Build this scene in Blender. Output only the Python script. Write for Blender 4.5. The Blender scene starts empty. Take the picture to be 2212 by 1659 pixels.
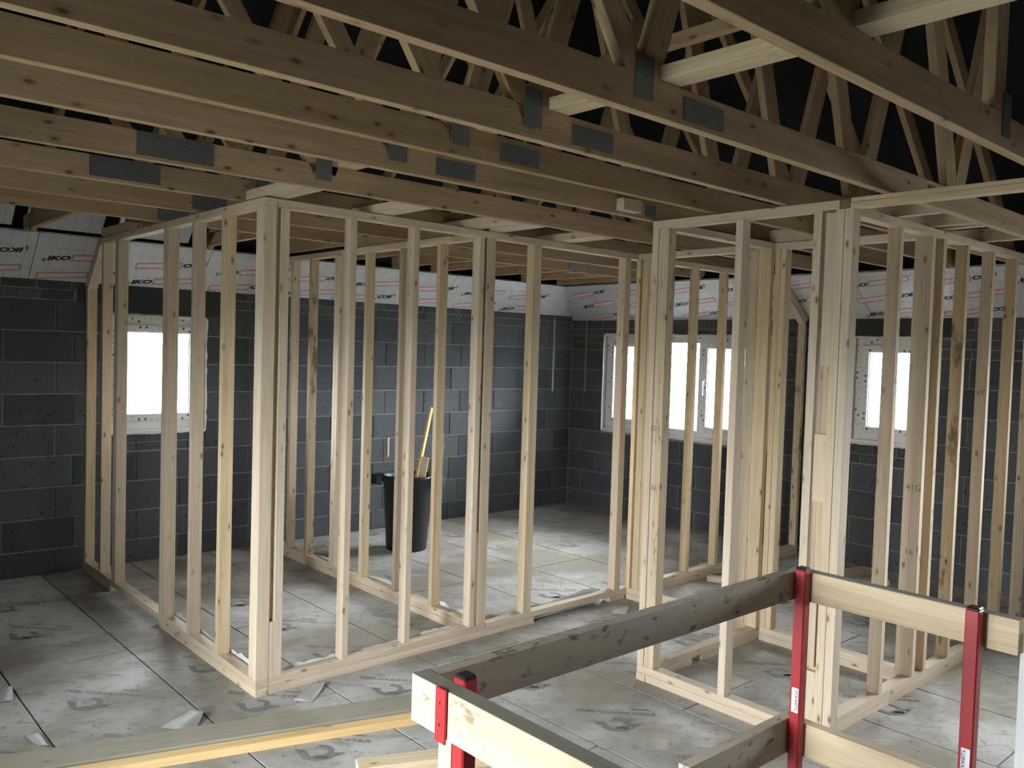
import bpy, bmesh, math, random
import numpy as np
from mathutils import Vector, Matrix

SC = bpy.context.scene
COL = SC.collection
rnd = random.Random(7)

# ------------------------------------------------------------------ camera
CAM_H = 1.73
FPX = 1839.5
yaw, pit, rol = math.radians(48.18), math.radians(-2.305), math.radians(1.761)
fwd = Vector((math.cos(yaw) * math.cos(pit), math.sin(yaw) * math.cos(pit), math.sin(pit)))
rgt = Vector((math.sin(yaw), -math.cos(yaw), 0))
up = rgt.cross(fwd)
r2 = math.cos(rol) * rgt + math.sin(rol) * up
u2 = -math.sin(rol) * rgt + math.cos(rol) * up
cam = bpy.data.cameras.new('camera')
cam.sensor_fit = 'HORIZONTAL'
cam.sensor_width = 36
cam.lens = 36 * FPX / 2212
cam.clip_start = 0.05
camo = bpy.data.objects.new('camera', cam)
COL.objects.link(camo)
M = Matrix((r2, u2, -fwd)).transposed().to_4x4()
M.translation = (0, 0, CAM_H)
camo.matrix_world = M
SC.camera = camo

# ------------------------------------------------------------------ world: bright overcast sky
w = bpy.data.worlds.new('sky')
SC.world = w
w.use_nodes = True
nt = w.node_tree
nt.nodes.clear()
bgn = nt.nodes.new('ShaderNodeBackground')
bgn.inputs[0].default_value = (0.95, 0.97, 1.0, 1)
bgn.inputs[1].default_value = 22.0
wo = nt.nodes.new('ShaderNodeOutputWorld')
nt.links.new(bgn.outputs[0], wo.inputs[0])

SC.view_settings.view_transform = 'Standard'
SC.view_settings.look = 'None'
SC.view_settings.exposure = 1.72
SC.view_settings.gamma = 1.0
SC.view_settings.use_curve_mapping = False


def portal(name, loc, rot, sx, sy):
    l = bpy.data.lights.new(name, 'AREA')
    l.shape = 'RECTANGLE'
    l.size, l.size_y = sx, sy
    l.cycles.is_portal = True
    o = bpy.data.objects.new(name, l)
    o.location = loc
    o.rotation_euler = rot
    COL.objects.link(o)
    return o


H90 = math.pi / 2
# area-light portals sit in the wall openings (they emit nothing, they only guide sky sampling); -Z points into the room
portal('portal_back', (2.37, 6.98, 1.45), (-H90, 0, 0), 0.8, 1.0)
portal('portal_right', (7.16, 5.27, 1.4), (0, H90, 0), 1.1, 2.1)
portal('portal_right', (7.16, 3.12, 1.48), (0, H90, 0), 1.0, 0.8)
portal('portal_right', (7.16, 0.2, 1.4), (0, H90, 0), 1.1, 2.1)
portal('portal_left', (-1.15, 1.93, 1.03), (0, -H90, 0), 2.0, 1.0)
portal('portal_left', (-1.15, 3.5, 1.4), (0, -H90, 0), 1.1, 0.75)


# ------------------------------------------------------------------ materials
def newmat(name):
    m = bpy.data.materials.new(name)
    m.use_nodes = True
    n = m.node_tree.nodes
    n.clear()
    out = n.new('ShaderNodeOutputMaterial')
    b = n.new('ShaderNodeBsdfPrincipled')
    m.node_tree.links.new(b.outputs[0], out.inputs[0])
    return m, n, m.node_tree.links, b, out


def plain(name, col, rough=0.6, metal=0.0, spec=0.5):
    m, n, l, b, o = newmat(name)
    b.inputs['Base Color'].default_value = (*col, 1)
    b.inputs['Roughness'].default_value = rough
    b.inputs['Metallic'].default_value = metal
    b.inputs['Specular IOR Level'].default_value = spec
    return m


def ramp(n, pts):
    r = n.new('ShaderNodeValToRGB')
    e = r.color_ramp.elements
    while len(e) < len(pts):
        e.new(0.5)
    for i, (p, c) in enumerate(pts):
        e[i].position = p
        e[i].color = (*c, 1) if len(c) == 3 else c
    return r


def mixc(n, l, fac, a, b, mode='MIX'):
    m = n.new('ShaderNodeMix')
    m.data_type = 'RGBA'
    m.blend_type = mode
    for sock, v in ((m.inputs[0], fac), (m.inputs[6], a), (m.inputs[7], b)):
        if isinstance(v, (int, float)):
            sock.default_value = v
        elif isinstance(v, tuple):
            sock.default_value = (*v, 1)
        else:
            l.new(v, sock)
    return m.outputs[2]


def noise(n, l, vec, scale, detail=4, rough=0.55):
    t = n.new('ShaderNodeTexNoise')
    t.inputs['Scale'].default_value = scale
    t.inputs['Detail'].default_value = detail
    t.inputs['Roughness'].default_value = rough
    if vec is not None:
        l.new(vec, t.inputs['Vector'])
    return t.outputs[0]


def vmul(n, l, vec, s):
    v = n.new('ShaderNodeVectorMath')
    v.operation = 'MULTIPLY'
    l.new(vec, v.inputs[0])
    v.inputs[1].default_value = s
    return v.outputs[0]


def objvec(n, l):
    tc = n.new('ShaderNodeTexCoord')
    oi = n.new('ShaderNodeObjectInfo')
    mu = n.new('ShaderNodeMath')
    mu.operation = 'MULTIPLY'
    mu.inputs[1].default_value = 57.0
    l.new(oi.outputs['Random'], mu.inputs[0])
    ad = n.new('ShaderNodeVectorMath')
    ad.operation = 'ADD'
    l.new(tc.outputs['Object'], ad.inputs[0])
    l.new(mu.outputs[0], ad.inputs[1])
    return ad.outputs[0], oi.outputs['Random']


def wood(name, light, dark, knot, stain=None, stain_amt=0.0, dust=None, rough=0.75, tint=0.10, sscale=(9, 9, 3.2)):
    m, n, l, b, o = newmat(name)
    v, rv = objvec(n, l)
    g = noise(n, l, vmul(n, l, v, (26, 26, 1.3)), 1.0, 5, 0.6)
    r1 = ramp(n, [(0.30, dark), (0.62, light)])
    l.new(g, r1.inputs[0])
    g2 = noise(n, l, vmul(n, l, v, (150, 150, 4)), 1.0, 3)
    r2_ = ramp(n, [(0.35, (0.86, 0.84, 0.80)), (0.6, (1, 1, 1))])
    l.new(g2, r2_.inputs[0])
    c = mixc(n, l, 1.0, r1.outputs[0], r2_.outputs[0], 'MULTIPLY')
    # per-piece tint
    rr = ramp(n, [(0.0, (1 - tint, 1 - tint * 1.2, 1 - tint * 1.6)), (0.5, (1, 1, 1)), (1.0, (1.0, 0.97, 0.90))])
    l.new(rv, rr.inputs[0])
    c = mixc(n, l, 1.0, c, rr.outputs[0], 'MULTIPLY')
    # knots
    vo = n.new('ShaderNodeTexVoronoi')
    vo.inputs['Scale'].default_value = 1.0
    l.new(vmul(n, l, v, (15, 15, 6.5)), vo.inputs['Vector'])
    rk = ramp(n, [(0.05, (1, 1, 1)), (0.13, (0.25, 0.25, 0.25)), (0.22, (0, 0, 0))])
    l.new(vo.outputs['Distance'], rk.inputs[0])
    c = mixc(n, l, rk.outputs[0], c, knot)
    if stain:
        s = noise(n, l, vmul(n, l, v, sscale), 1.0, 5, 0.65)
        rs = ramp(n, [(0.62 - stain_amt, (0, 0, 0)), (0.70 - stain_amt, (0.9, 0.9, 0.9))])
        l.new(s, rs.inputs[0])
        c = mixc(n, l, rs.outputs[0], c, stain) if not dust else c
    if dust:
        geo = n.new('ShaderNodeNewGeometry')
        s = noise(n, l, vmul(n, l, v, (14, 14, 9)), 1.0, 6, 0.7)
        rd = ramp(n, [(0.30, (1, 1, 1)), (0.72, (0.25, 0.25, 0.25))])
        l.new(s, rd.inputs[0])
        c = mixc(n, l, rd.outputs[0], c, dust)
        if stain:
            c = mixc(n, l, rs.outputs[0], c, stain)
    l.new(c, b.inputs['Base Color'])
    b.inputs['Roughness'].default_value = rough
    b.inputs['Specular IOR Level'].default_value = 0.25
    bp = n.new('ShaderNodeBump')
    bp.inputs['Strength'].default_value = 0.15
    bp.inputs['Distance'].default_value = 0.002
    l.new(g2, bp.inputs['Height'])
    l.new(bp.outputs[0], b.inputs['Normal'])
    return m


W_STUD = wood('pine_stud', (0.67, 0.567, 0.455), (0.58, 0.472, 0.358), (0.20, 0.13, 0.075))
W_STUD2 = wood('pine_stud_yellow', (0.66, 0.545, 0.385), (0.54, 0.425, 0.275), (0.20, 0.12, 0.06))
W_STAIN = wood('pine_stud_stained', (0.62, 0.51, 0.37), (0.50, 0.40, 0.27), (0.15, 0.09, 0.05), (0.17, 0.12, 0.065), 0.05)
W_TRUSS = wood('truss_timber_shaded', (0.47, 0.34, 0.215), (0.36, 0.26, 0.16), (0.13, 0.07, 0.035), tint=0.18)  # same wood as the studs, ceiling shade put into a darker, browner colour
W_RAILD = wood('rail_dusty', (0.54, 0.46, 0.36), (0.42, 0.35, 0.27), (0.12, 0.10, 0.08), (0.13, 0.115, 0.09), 0.04,
               dust=(0.42, 0.375, 0.31), sscale=(24, 24, 12))
W_RAIL = wood('rail_pine', (0.74, 0.60, 0.42), (0.64, 0.50, 0.33), (0.28, 0.17, 0.08))
W_RAILW = wood('rail_splashed', (0.60, 0.53, 0.40), (0.52, 0.44, 0.32), (0.3, 0.25, 0.16), (0.26, 0.205, 0.13), 0.03, sscale=(20, 20, 11))
W_YEL = wood('planed_yellow', (0.76, 0.55, 0.28), (0.66, 0.45, 0.21), (0.35, 0.2, 0.1))
W_GREY = wood('dusty_plank', (0.34, 0.30, 0.23), (0.25, 0.22, 0.16), (0.12, 0.1, 0.07), dust=(0.30, 0.285, 0.24))


def block_mat():
    m, n, l, b, o = newmat('concrete_block')
    v, rv = objvec(n, l)
    a = noise(n, l, v, 140, 4, 0.7)
    r = ramp(n, [(0.3, (0.060, 0.065, 0.072)), (0.7, (0.118, 0.127, 0.138))])
    l.new(a, r.inputs[0])
    rr = ramp(n, [(0, (0.70, 0.72, 0.75)), (1, (1.15, 1.15, 1.15))])
    l.new(rv, rr.inputs[0])
    c = mixc(n, l, 1, r.outputs[0], rr.outputs[0], 'MULTIPLY')
    vo = n.new('ShaderNodeTexVoronoi')
    vo.inputs['Scale'].default_value = 17
    l.new(v, vo.inputs['Vector'])
    rp = ramp(n, [(0.10, (0.9, 0.9, 0.9)), (0.16, (0, 0, 0))])
    l.new(vo.outputs['Distance'], rp.inputs[0])
    c = mixc(n, l, rp.outputs[0], c, (0.02, 0.02, 0.024))
    sm = noise(n, l, v, 5, 4, 0.6)
    rs = ramp(n, [(0.58, (0, 0, 0)), (0.82, (0.35, 0.35, 0.35))])
    l.new(sm, rs.inputs[0])
    c = mixc(n, l, rs.outputs[0], c, (0.17, 0.165, 0.15))
    l.new(c, b.inputs['Base Color'])
    b.inputs['Roughness'].default_value = 0.9
    b.inputs['Specular IOR Level'].default_value = 0.2
    bp = n.new('ShaderNodeBump')
    bp.inputs['Strength'].default_value = 0.35
    bp.inputs['Distance'].default_value = 0.003
    l.new(a, bp.inputs['Height'])
    l.new(bp.outputs[0], b.inputs['Normal'])
    return m


M_BLOCK = block_mat()


def mortar_mat():
    m, n, l, b, o = newmat('mortar')
    tc = n.new('ShaderNodeTexCoord')
    a = noise(n, l, tc.outputs['Object'], 30, 5, 0.7)
    r = ramp(n, [(0.3, (0.15, 0.143, 0.128)), (0.7, (0.29, 0.275, 0.235))])
    l.new(a, r.inputs[0])
    l.new(r.outputs[0], b.inputs['Base Color'])
    b.inputs['Roughness'].default_value = 0.95
    return m


M_MORTAR = mortar_mat()


def film_mat():
    m, n, l, b, o = newmat('floor_film')
    g = n.new('ShaderNodeNewGeometry')
    p = g.outputs['Position']
    a = noise(n, l, p, 1.1, 6, 0.62)
    r = ramp(n, [(0.41, (0.445, 0.440, 0.42)), (0.58, (0.285, 0.26, 0.215))])
    l.new(a, r.inputs[0])
    f = noise(n, l, p, 16, 6, 0.7)
    rf = ramp(n, [(0.52, (0, 0, 0)), (0.70, (0.7, 0.7, 0.7))])
    l.new(f, rf.inputs[0])
    c = mixc(n, l, rf.outputs[0], r.outputs[0], (0.20, 0.19, 0.165))
    # streaks of scuffed dust, at an angle to the boards
    rt = n.new('ShaderNodeVectorRotate')
    rt.rotation_type = 'Z_AXIS'
    rt.inputs['Angle'].default_value = 0.75
    l.new(p, rt.inputs['Vector'])
    s = noise(n, l, vmul(n, l, rt.outputs[0], (3, 22, 3)), 1.0, 5, 0.7)
    rs = ramp(n, [(0.56, (0, 0, 0)), (0.72, (0.7, 0.7, 0.7))])
    l.new(s, rs.inputs[0])
    c = mixc(n, l, rs.outputs[0], c, (0.15, 0.142, 0.122))
    # spots of grit
    vo = n.new('ShaderNodeTexVoronoi')
    vo.inputs['Scale'].default_value = 13
    l.new(p, vo.inputs['Vector'])
    rp = ramp(n, [(0.06, (0.8, 0.8, 0.8)), (0.10, (0, 0, 0))])
    l.new(vo.outputs['Distance'], rp.inputs[0])
    c = mixc(n, l, rp.outputs[0], c, (0.08, 0.075, 0.06))
    l.new(c, b.inputs['Base Color'])
    rr = ramp(n, [(0.35, (0.62, 0.62, 0.62)), (0.60, (0.95, 0.95, 0.95))])
    l.new(a, rr.inputs[0])
    l.new(rr.outputs[0], b.inputs['Roughness'])
    b.inputs['Specular IOR Level'].default_value = 0.35
    bp = n.new('ShaderNodeBump')
    bp.inputs['Strength'].default_value = 0.12
    bp.inputs['Distance'].default_value = 0.004
    l.new(f, bp.inputs['Height'])
    l.new(bp.outputs[0], b.inputs['Normal'])
    return m


M_FILM = film_mat()


def foil_mat():
    m, n, l, b, o = newmat('insulation_foil')
    g = n.new('ShaderNodeTexCoord')
    a = noise(n, l, g.outputs['Object'], 5, 4)
    r = ramp(n, [(0.3, (0.60, 0.62, 0.66)), (0.7, (0.72, 0.73, 0.76))])
    l.new(a, r.inputs[0])
    # faint printed grid
    br = n.new('ShaderNodeTexBrick')
    br.offset = 0
    br.inputs['Scale'].default_value = 1
    br.inputs['Mortar Size'].default_value = 0.0022
    br.inputs['Brick Width'].default_value = 0.1
    br.inputs['Row Height'].default_value = 0.1
    br.inputs['Color1'].default_value = (1, 1, 1, 1)
    br.inputs['Color2'].default_value = (1, 1, 1, 1)
    br.inputs['Mortar'].default_value = (0.72, 0.72, 0.75, 1)
    l.new(g.outputs['Object'], br.inputs['Vector'])
    c = mixc(n, l, 1, r.outputs[0], br.outputs[0], 'MULTIPLY')
    l.new(c, b.inputs['Base Color'])
    b.inputs['Roughness'].default_value = 0.42
    b.inputs['Metallic'].default_value = 0.25
    return m


M_FOIL = foil_mat()


def plate_mat():
    m, n, l, b, o = newmat('galvanised_plate')
    tc = n.new('ShaderNodeTexCoord')
    br = n.new('ShaderNodeTexBrick')
    br.offset = 0.5
    br.inputs['Scale'].default_value = 1
    br.inputs['Brick Width'].default_value = 0.022
    br.inputs['Row Height'].default_value = 0.008
    br.inputs['Mortar Size'].default_value = 0.0022
    br.inputs['Color1'].default_value = (0.05, 0.055, 0.06, 1)
    br.inputs['Color2'].default_value = (0.07, 0.072, 0.078, 1)
    br.inputs['Mortar'].default_value = (0.20, 0.205, 0.215, 1)
    sx = n.new('ShaderNodeSeparateXYZ')
    l.new(tc.outputs['Object'], sx.inputs[0])
    ad = n.new('ShaderNodeMath')
    ad.operation = 'ADD'
    l.new(sx.outputs[0], ad.inputs[0])
    l.new(sx.outputs[1], ad.inputs[1])
    cx_ = n.new('ShaderNodeCombineXYZ')
    l.new(ad.outputs[0], cx_.inputs[1])
    l.new(sx.outputs[2], cx_.inputs[0])
    l.new(cx_.outputs[0], br.inputs['Vector'])
    l.new(br.outputs[0], b.inputs['Base Color'])
    b.inputs['Roughness'].default_value = 0.5
    b.inputs['Metallic'].default_value = 0.3
    return m


M_PLATE = plate_mat()
M_FELT = plain('roof_felt', (0.012, 0.013, 0.016), 0.85, spec=0.2)
M_UPVC = plain('upvc_white', (0.80, 0.81, 0.82), 0.3)
M_FOAM = plain('expanding_foam', (0.72, 0.70, 0.64), 0.9)
M_TAPEMARK = plain('tape_print', (0.10, 0.10, 0.11), 0.6)
M_LINER = plain('reveal_liner', (0.45, 0.47, 0.48), 0.35)
M_RED = plain('red_powder_coat', (0.36, 0.020, 0.026), 0.42)
M_BLACKP = plain('black_plastic', (0.012, 0.012, 0.013), 0.45)
M_BIN = plain('bin_plastic', (0.010, 0.011, 0.012), 0.5)
M_LABEL = plain('sticker_paper', (0.82, 0.80, 0.84), 0.6)
M_INK = plain('print_black', (0.015, 0.015, 0.018), 0.6)
M_INKG = plain('print_grey', (0.205, 0.202, 0.195), 0.85)
M_PRED = plain('print_red', (0.36, 0.055, 0.070), 0.6)
M_PPINK = plain('print_pink', (0.66, 0.47, 0.49), 0.6)
M_PWHITE = plain('print_white', (0.78, 0.76, 0.78), 0.6)
M_LINTEL = plain('concrete_lintel', (0.035, 0.038, 0.042), 0.9)
M_STAMP = plain('stamp_ink', (0.27, 0.21, 0.15), 0.8)
M_WHITEB = plain('white_board', (0.80, 0.84, 0.88), 0.55)
M_GAP = plain('subfloor', (0.03, 0.026, 0.022), 0.95)
M_SHEET = plain('peeled_film', (0.42, 0.43, 0.42), 0.5)
M_SHEET2 = plain('clear_film', (0.66, 0.67, 0.67), 0.35)
M_BEAD = plain('galvanised_bead', (0.40, 0.41, 0.41), 0.5, 0.3)
M_OUT = plain('outside_ground', (0.17, 0.175, 0.155), 0.95)
M_HANGER = plain('hanger_steel', (0.34, 0.36, 0.36), 0.45, 0.5)
M_DIRTY = plain('dark_offcut', (0.19, 0.145, 0.10), 0.9)


def glass_mat():
    m, n, l, b, o = newmat('window_glass')
    n.remove(b)
    t = n.new('ShaderNodeBsdfTransparent')
    t.inputs[0].default_value = (0.93, 0.95, 0.95, 1)
    g = n.new('ShaderNodeBsdfGlossy')
    g.inputs['Roughness'].default_value = 0.02
    f = n.new('ShaderNodeFresnel')
    f.inputs[0].default_value = 1.45
    mx = n.new('ShaderNodeMixShader')
    l.new(f.outputs[0], mx.inputs[0])
    l.new(t.outputs[0], mx.inputs[1])
    l.new(g.outputs[0], mx.inputs[2])
    l.new(mx.outputs[0], o.inputs[0])
    return m


M_GLASS = glass_mat()

# ------------------------------------------------------------------ helpers
_cache = {}


def box_mesh(a, b, c, bev):
    key = (round(a, 4), round(b, 4), round(c, 4), bev)
    if key in _cache:
        return _cache[key]
    bm = bmesh.new()
    bmesh.ops.create_cube(bm, size=1)
    for v in bm.verts:
        v.co = Vector((v.co.x * a, v.co.y * b, v.co.z * c))
    if bev:
        bmesh.ops.bevel(bm, geom=list(bm.edges), offset=bev, segments=1, affect='EDGES')
    me = bpy.data.meshes.new('box')
    bm.to_mesh(me)
    bm.free()
    _cache[key] = me
    return me


def link(name, me, mat, mtx, parent=None):
    if mat is not None and (len(me.materials) == 0):
        me.materials.append(mat)
    elif mat is not None and me.materials[0] is not mat:
        k = (me.name, mat.name)
        if k not in _cache:
            m2 = me.copy()
            m2.materials.clear()
            m2.materials.append(mat)
            _cache[k] = m2
        me = _cache[k]
    o = bpy.data.objects.new(name, me)
    COL.objects.link(o)
    if parent is not None:
        o.parent = parent
        o.matrix_parent_inverse = Matrix.Identity(4)
        o.matrix_basis = world(parent).inverted() @ mtx
    else:
        o.matrix_basis = mtx
    return o


def world(o):
    m = o.matrix_basis.copy()
    while o.parent:
        o = o.parent
        m = o.matrix_basis @ m
    return m


def thing(name, loc, label=None, cat=None, group=None, kind=None):
    e = bpy.data.objects.new(name, None)
    e.empty_display_size = 0.1
    e.location = loc
    e.matrix_basis = Matrix.Translation(Vector(loc))
    COL.objects.link(e)
    tag(e, label, cat, group, kind)
    return e


def tag(o, label=None, cat=None, group=None, kind=None):
    if label:
        o['label'] = label
    if cat:
        o['category'] = cat
    if group:
        o['group'] = group
    if kind:
        o['kind'] = kind
    return o


def box(name, x0, x1, y0, y1, z0, z1, mat, parent=None, bev=0.0015):
    """axis-aligned piece; its own local Z runs along the longest side, so the grain does too"""
    d = (abs(x1 - x0), abs(y1 - y0), abs(z1 - z0))
    c = Vector(((x0 + x1) / 2, (y0 + y1) / 2, (z0 + z1) / 2))
    k = d.index(max(d))
    if k == 2:
        me = box_mesh(d[0], d[1], d[2], bev)
        R = Matrix.Identity(3)
    elif k == 0:      # local z -> world x, local x -> world y, local y -> world z
        me = box_mesh(d[1], d[2], d[0], bev)
        R = Matrix(((0, 0, 1), (1, 0, 0), (0, 1, 0)))
    else:             # local z -> world y, local x -> world z, local y -> world x
        me = box_mesh(d[2], d[0], d[1], bev)
        R = Matrix(((0, 1, 0), (0, 0, 1), (1, 0, 0)))
    m = R.to_4x4()
    m.translation = c
    return link(name, me, mat, m, parent)


def beam(name, p0, p1, side, wide, deep, mat, parent=None, bev=0.0015):
    """bar from p0 to p1 (centre line); 'wide' is measured along 'side', 'deep' across it"""
    p0, p1 = Vector(p0), Vector(p1)
    z = (p1 - p0).normalized()
    x = Vector(side)
    x = (x - z * x.dot(z)).normalized()
    y = z.cross(x)
    me = box_mesh(wide, deep, (p1 - p0).length, bev)
    m = Matrix((x, y, z)).transposed().to_4x4()
    m.translation = (p0 + p1) / 2
    return link(name, me, mat, m, parent)


def pydata(name, verts, faces, mat, parent=None, smooth=False, mtx=None, fmats=None, mats=None):
    me = bpy.data.meshes.new(name)
    me.from_pydata([tuple(v) for v in verts], [], faces)
    if mats:
        for mm in mats:
            me.materials.append(mm)
        if fmats:
            me.polygons.foreach_set('material_index', fmats)
    if smooth:
        me.polygons.foreach_set('use_smooth', [True] * len(me.polygons))
    me.update()
    return link(name, me, None if mats else mat, mtx or Matrix.Identity(4), parent)


class MB:
    def __init__(s):
        s.v, s.f, s.m = [], [], []

    def quad(s, a, b, c, d, mi=0):
        k = len(s.v)
        s.v += [a, b, c, d]
        s.f.append((k, k + 1, k + 2, k + 3))
        s.m.append(mi)

    def poly(s, pts, mi=0):
        k = len(s.v)
        s.v += list(pts)
        s.f.append(tuple(range(k, k + len(pts))))
        s.m.append(mi)

    def box(s, x0, x1, y0, y1, z0, z1, mi=0):
        k = len(s.v)
        s.v += [(x, y, z) for x in (x0, x1) for y in (y0, y1) for z in (z0, z1)]
        for f in ((0, 1, 3, 2), (4, 6, 7, 5), (0, 4, 5, 1), (2, 3, 7, 6), (0, 2, 6, 4), (1, 5, 7, 3)):
            s.f.append(tuple(k + i for i in f))
            s.m.append(mi)

    def add(s, verts, faces, mi=0, mtx=None):
        k = len(s.v)
        s.v += [tuple(mtx @ Vector(v)) if mtx else tuple(v) for v in verts]
        for f in faces:
            s.f.append(tuple(k + i for i in f))
            s.m.append(mi)

    def mesh(s, name, mats):
        me = bpy.data.meshes.new(name)
        me.from_pydata([tuple(v) for v in s.v], [], s.f)
        for mm in mats:
            me.materials.append(mm)
        me.polygons.foreach_set('material_index', s.m)
        me.update()
        return me

    def build(s, name, mats, parent=None, mtx=None):
        return link(name, s.mesh(name, mats), None, mtx or Matrix.Identity(4), parent)


def text_geo(txt, size, shear=0.0, bold=0.0, width=1.0):
    cu = bpy.data.curves.new('t', 'FONT')
    cu.body = txt
    cu.size = size
    cu.shear = shear
    cu.offset = bold
    cu.resolution_u = 2
    cu.space_character = 1.0
    o = bpy.data.objects.new('t', cu)
    COL.objects.link(o)
    dg = bpy.context.evaluated_depsgraph_get()
    me = bpy.data.meshes.new_from_object(o.evaluated_get(dg))
    vs = [(v.co.x * width, v.co.y, 0.0) for v in me.vertices]
    fs = [tuple(p.vertices) for p in me.polygons]
    bpy.data.objects.remove(o)
    bpy.data.meshes.remove(me)
    bpy.data.curves.remove(cu)
    return vs, fs


def frame_mtx(origin, x, y):
    x = Vector(x).normalized()
    z = x.cross(Vector(y)).normalized()
    y = z.cross(x)
    m = Matrix((x, y, z)).transposed().to_4x4()
    m.translation = Vector(origin)
    return m


# ------------------------------------------------------------------ setting: floor
XL, XR, YF, YB = -0.95, 6.96, -3.2, 6.78
HOLE = (1.2, 2.6, -1.0, 1.40)          # stairwell inside the guard rail
sub = MB()
for (a, b_, c, d) in ((XL - .25, XR + .25, YF - .25, HOLE[2]), (XL - .25, HOLE[0], HOLE[2], HOLE[3]),
                      (HOLE[1], XR + .25, HOLE[2], HOLE[3]), (XL - .25, XR + .25, HOLE[3], YB + .25)):
    sub.box(a, b_, c, d, -0.25, -0.0225)
floor = sub.build('floor', [M_GAP])
tag(floor, kind='structure')
shaft = MB()
shaft.quad((HOLE[0], HOLE[2], -2.7), (HOLE[1], HOLE[2], -2.7), (HOLE[1], HOLE[3], -2.7), (HOLE[0], HOLE[3], -2.7))
for (a, b_) in (((HOLE[0], HOLE[2]), (HOLE[1], HOLE[2])), ((HOLE[1], HOLE[2]), (HOLE[1], HOLE[3])),
                ((HOLE[1], HOLE[3]), (HOLE[0], HOLE[3])), ((HOLE[0], HOLE[3]), (HOLE[0], HOLE[2]))):
    shaft.quad((*a, -2.7), (*b_, -2.7), (*b_, -0.25), (*a, -0.25))
tag(shaft.build('wall_stairwell', [M_MORTAR]), kind='structure')

# floor print: words and ring mark, laid diagonally on every board
pv, pf = text_geo('PEEL CLEAN XTRA', 0.040, 0, 0.0006, 1.0)
pw = max(v[0] for v in pv)
ps = 0.385 / pw
prn = MB()
prn.add([((v[0] - pw / 2) * ps, v[1] * 0.95 + 0.075, 0) for v in pv], pf)
bar0 = [(0.075, 0.132), (0.16, 0.132), (0.16, 0.145), (0.075, 0.145)]
prn.poly([(x, y, 0) for x, y in bar0])


def arc_band(mb, cx, cy, r0, r1, a0, a1, sx=1.0, n=14, mi=0, taper=0.0):
    for i in range(n):
        t0, t1 = a0 + (a1 - a0) * i / n, a0 + (a1 - a0) * (i + 1) / n
        q0 = r0 + taper * math.sin(3 * t0) * 0.004
        q1 = r0 + taper * math.sin(3 * t1) * 0.004
        mb.quad((cx + r1 * sx * math.cos(t0), cy + r1 * math.sin(t0), 0), (cx + r1 * sx * math.cos(t1), cy + r1 * math.sin(t1), 0),
                (cx + q1 * sx * math.cos(t1), cy + q1 * math.sin(t1), 0), (cx + q0 * sx * math.cos(t0), cy + q0 * math.sin(t0), 0), mi)


D2 = math.pi / 180
arc_band(prn, 0, -0.03, 0.056, 0.084, 185 * D2, 352 * D2, 1.0, 18)
prn.poly([(-0.115, -0.022, 0), (-0.058, -0.030, 0), (-0.085, -0.06, 0)])
prn.poly([(0.115, -0.022, 0), (0.085, -0.062, 0), (0.058, -0.030, 0)])
arc_band(prn, 0, -0.03, 0.034, 0.058, -85 * D2, 112 * D2, 1.0, 16)
prn.poly([(-0.012, -0.092, 0), (0.05, -0.092, 0), (0.05, -0.066, 0), (-0.012, -0.066, 0)])
prn_me = prn.mesh('floor_print', [M_INKG])

SEAM0, PITCH = 0.947 - 0.61 * 4, 0.61
d1 = Vector((0.69, -0.724, 0)).normalized()
xs = [SEAM0 + PITCH * i for i in range(16)]
for i in range(15):
    xa, xb = max(xs[i], XL), min(xs[i + 1], XR)
    if xb - xa < 0.05:
        continue
    off = 4.86 if i % 2 == 0 else 3.66
    ys = [off + 2.4 * k for k in range(-5, 3)]
    ys = sorted(set([YF, YB] + [y for y in ys if YF < y < YB]))
    for ya, yb in zip(ys[:-1], ys[1:]):
        rects = [(xa, xb, ya, yb)]
        if xb > HOLE[0] and xa < HOLE[1] and yb > HOLE[2] and ya < HOLE[3]:
            rects = [(xa, xb, HOLE[3], yb)] if yb > HOLE[3] + 0.05 else []
            if ya < HOLE[2] - 0.05:
                rects.append((xa, xb, ya, HOLE[2]))
            if xa < HOLE[0]:
                rects.append((xa, HOLE[0], max(ya, HOLE[2]), min(yb, HOLE[3])))
            if xb > HOLE[1]:
                rects.append((HOLE[1], xb, max(ya, HOLE[2]), min(yb, HOLE[3])))
        for (a, b_, c, d) in rects:
            if b_ - a < 0.03 or d - c < 0.03:
                continue
            pn = box('floor_panel', a + .0045, b_ - .0045, c + .004, d - .004, -0.022, 0.0 + rnd.uniform(-.0006, .0006), M_FILM, floor, 0.001)
            if b_ - a < 0.5 or d < 1.75:
                continue
            ph = {0.947: .07, 1.557: .18, 2.167: .55, 2.777: .18, 3.387: .5, 3.997: .05}.get(round(xs[i], 3), rnd.random() * .6)
            y = c + 0.1 + (ph - (c + 0.1)) % 0.6
            while y < d - 0.08:
                cx = (a + b_) / 2 - 0.045
                if y > 1.8 and rnd.random() > 0.12:
                    link('floor_print', prn_me, None, frame_mtx((cx, y, 0.0014), d1, (d1.y * -1, d1.x, 0)), pn)
                y += 0.6


# ------------------------------------------------------------------ setting: block walls
def sub_int(iv, cuts):
    out = [iv]
    for c0, c1 in cuts:
        nxt = []
        for a, b_ in out:
            if c1 <= a or c0 >= b_:
                nxt.append((a, b_))
            else:
                if c0 - a > 0.02:
                    nxt.append((a, c0))
                if b_ - c1 > 0.02:
                    nxt.append((c1, b_))
        out = nxt
    return out


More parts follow.
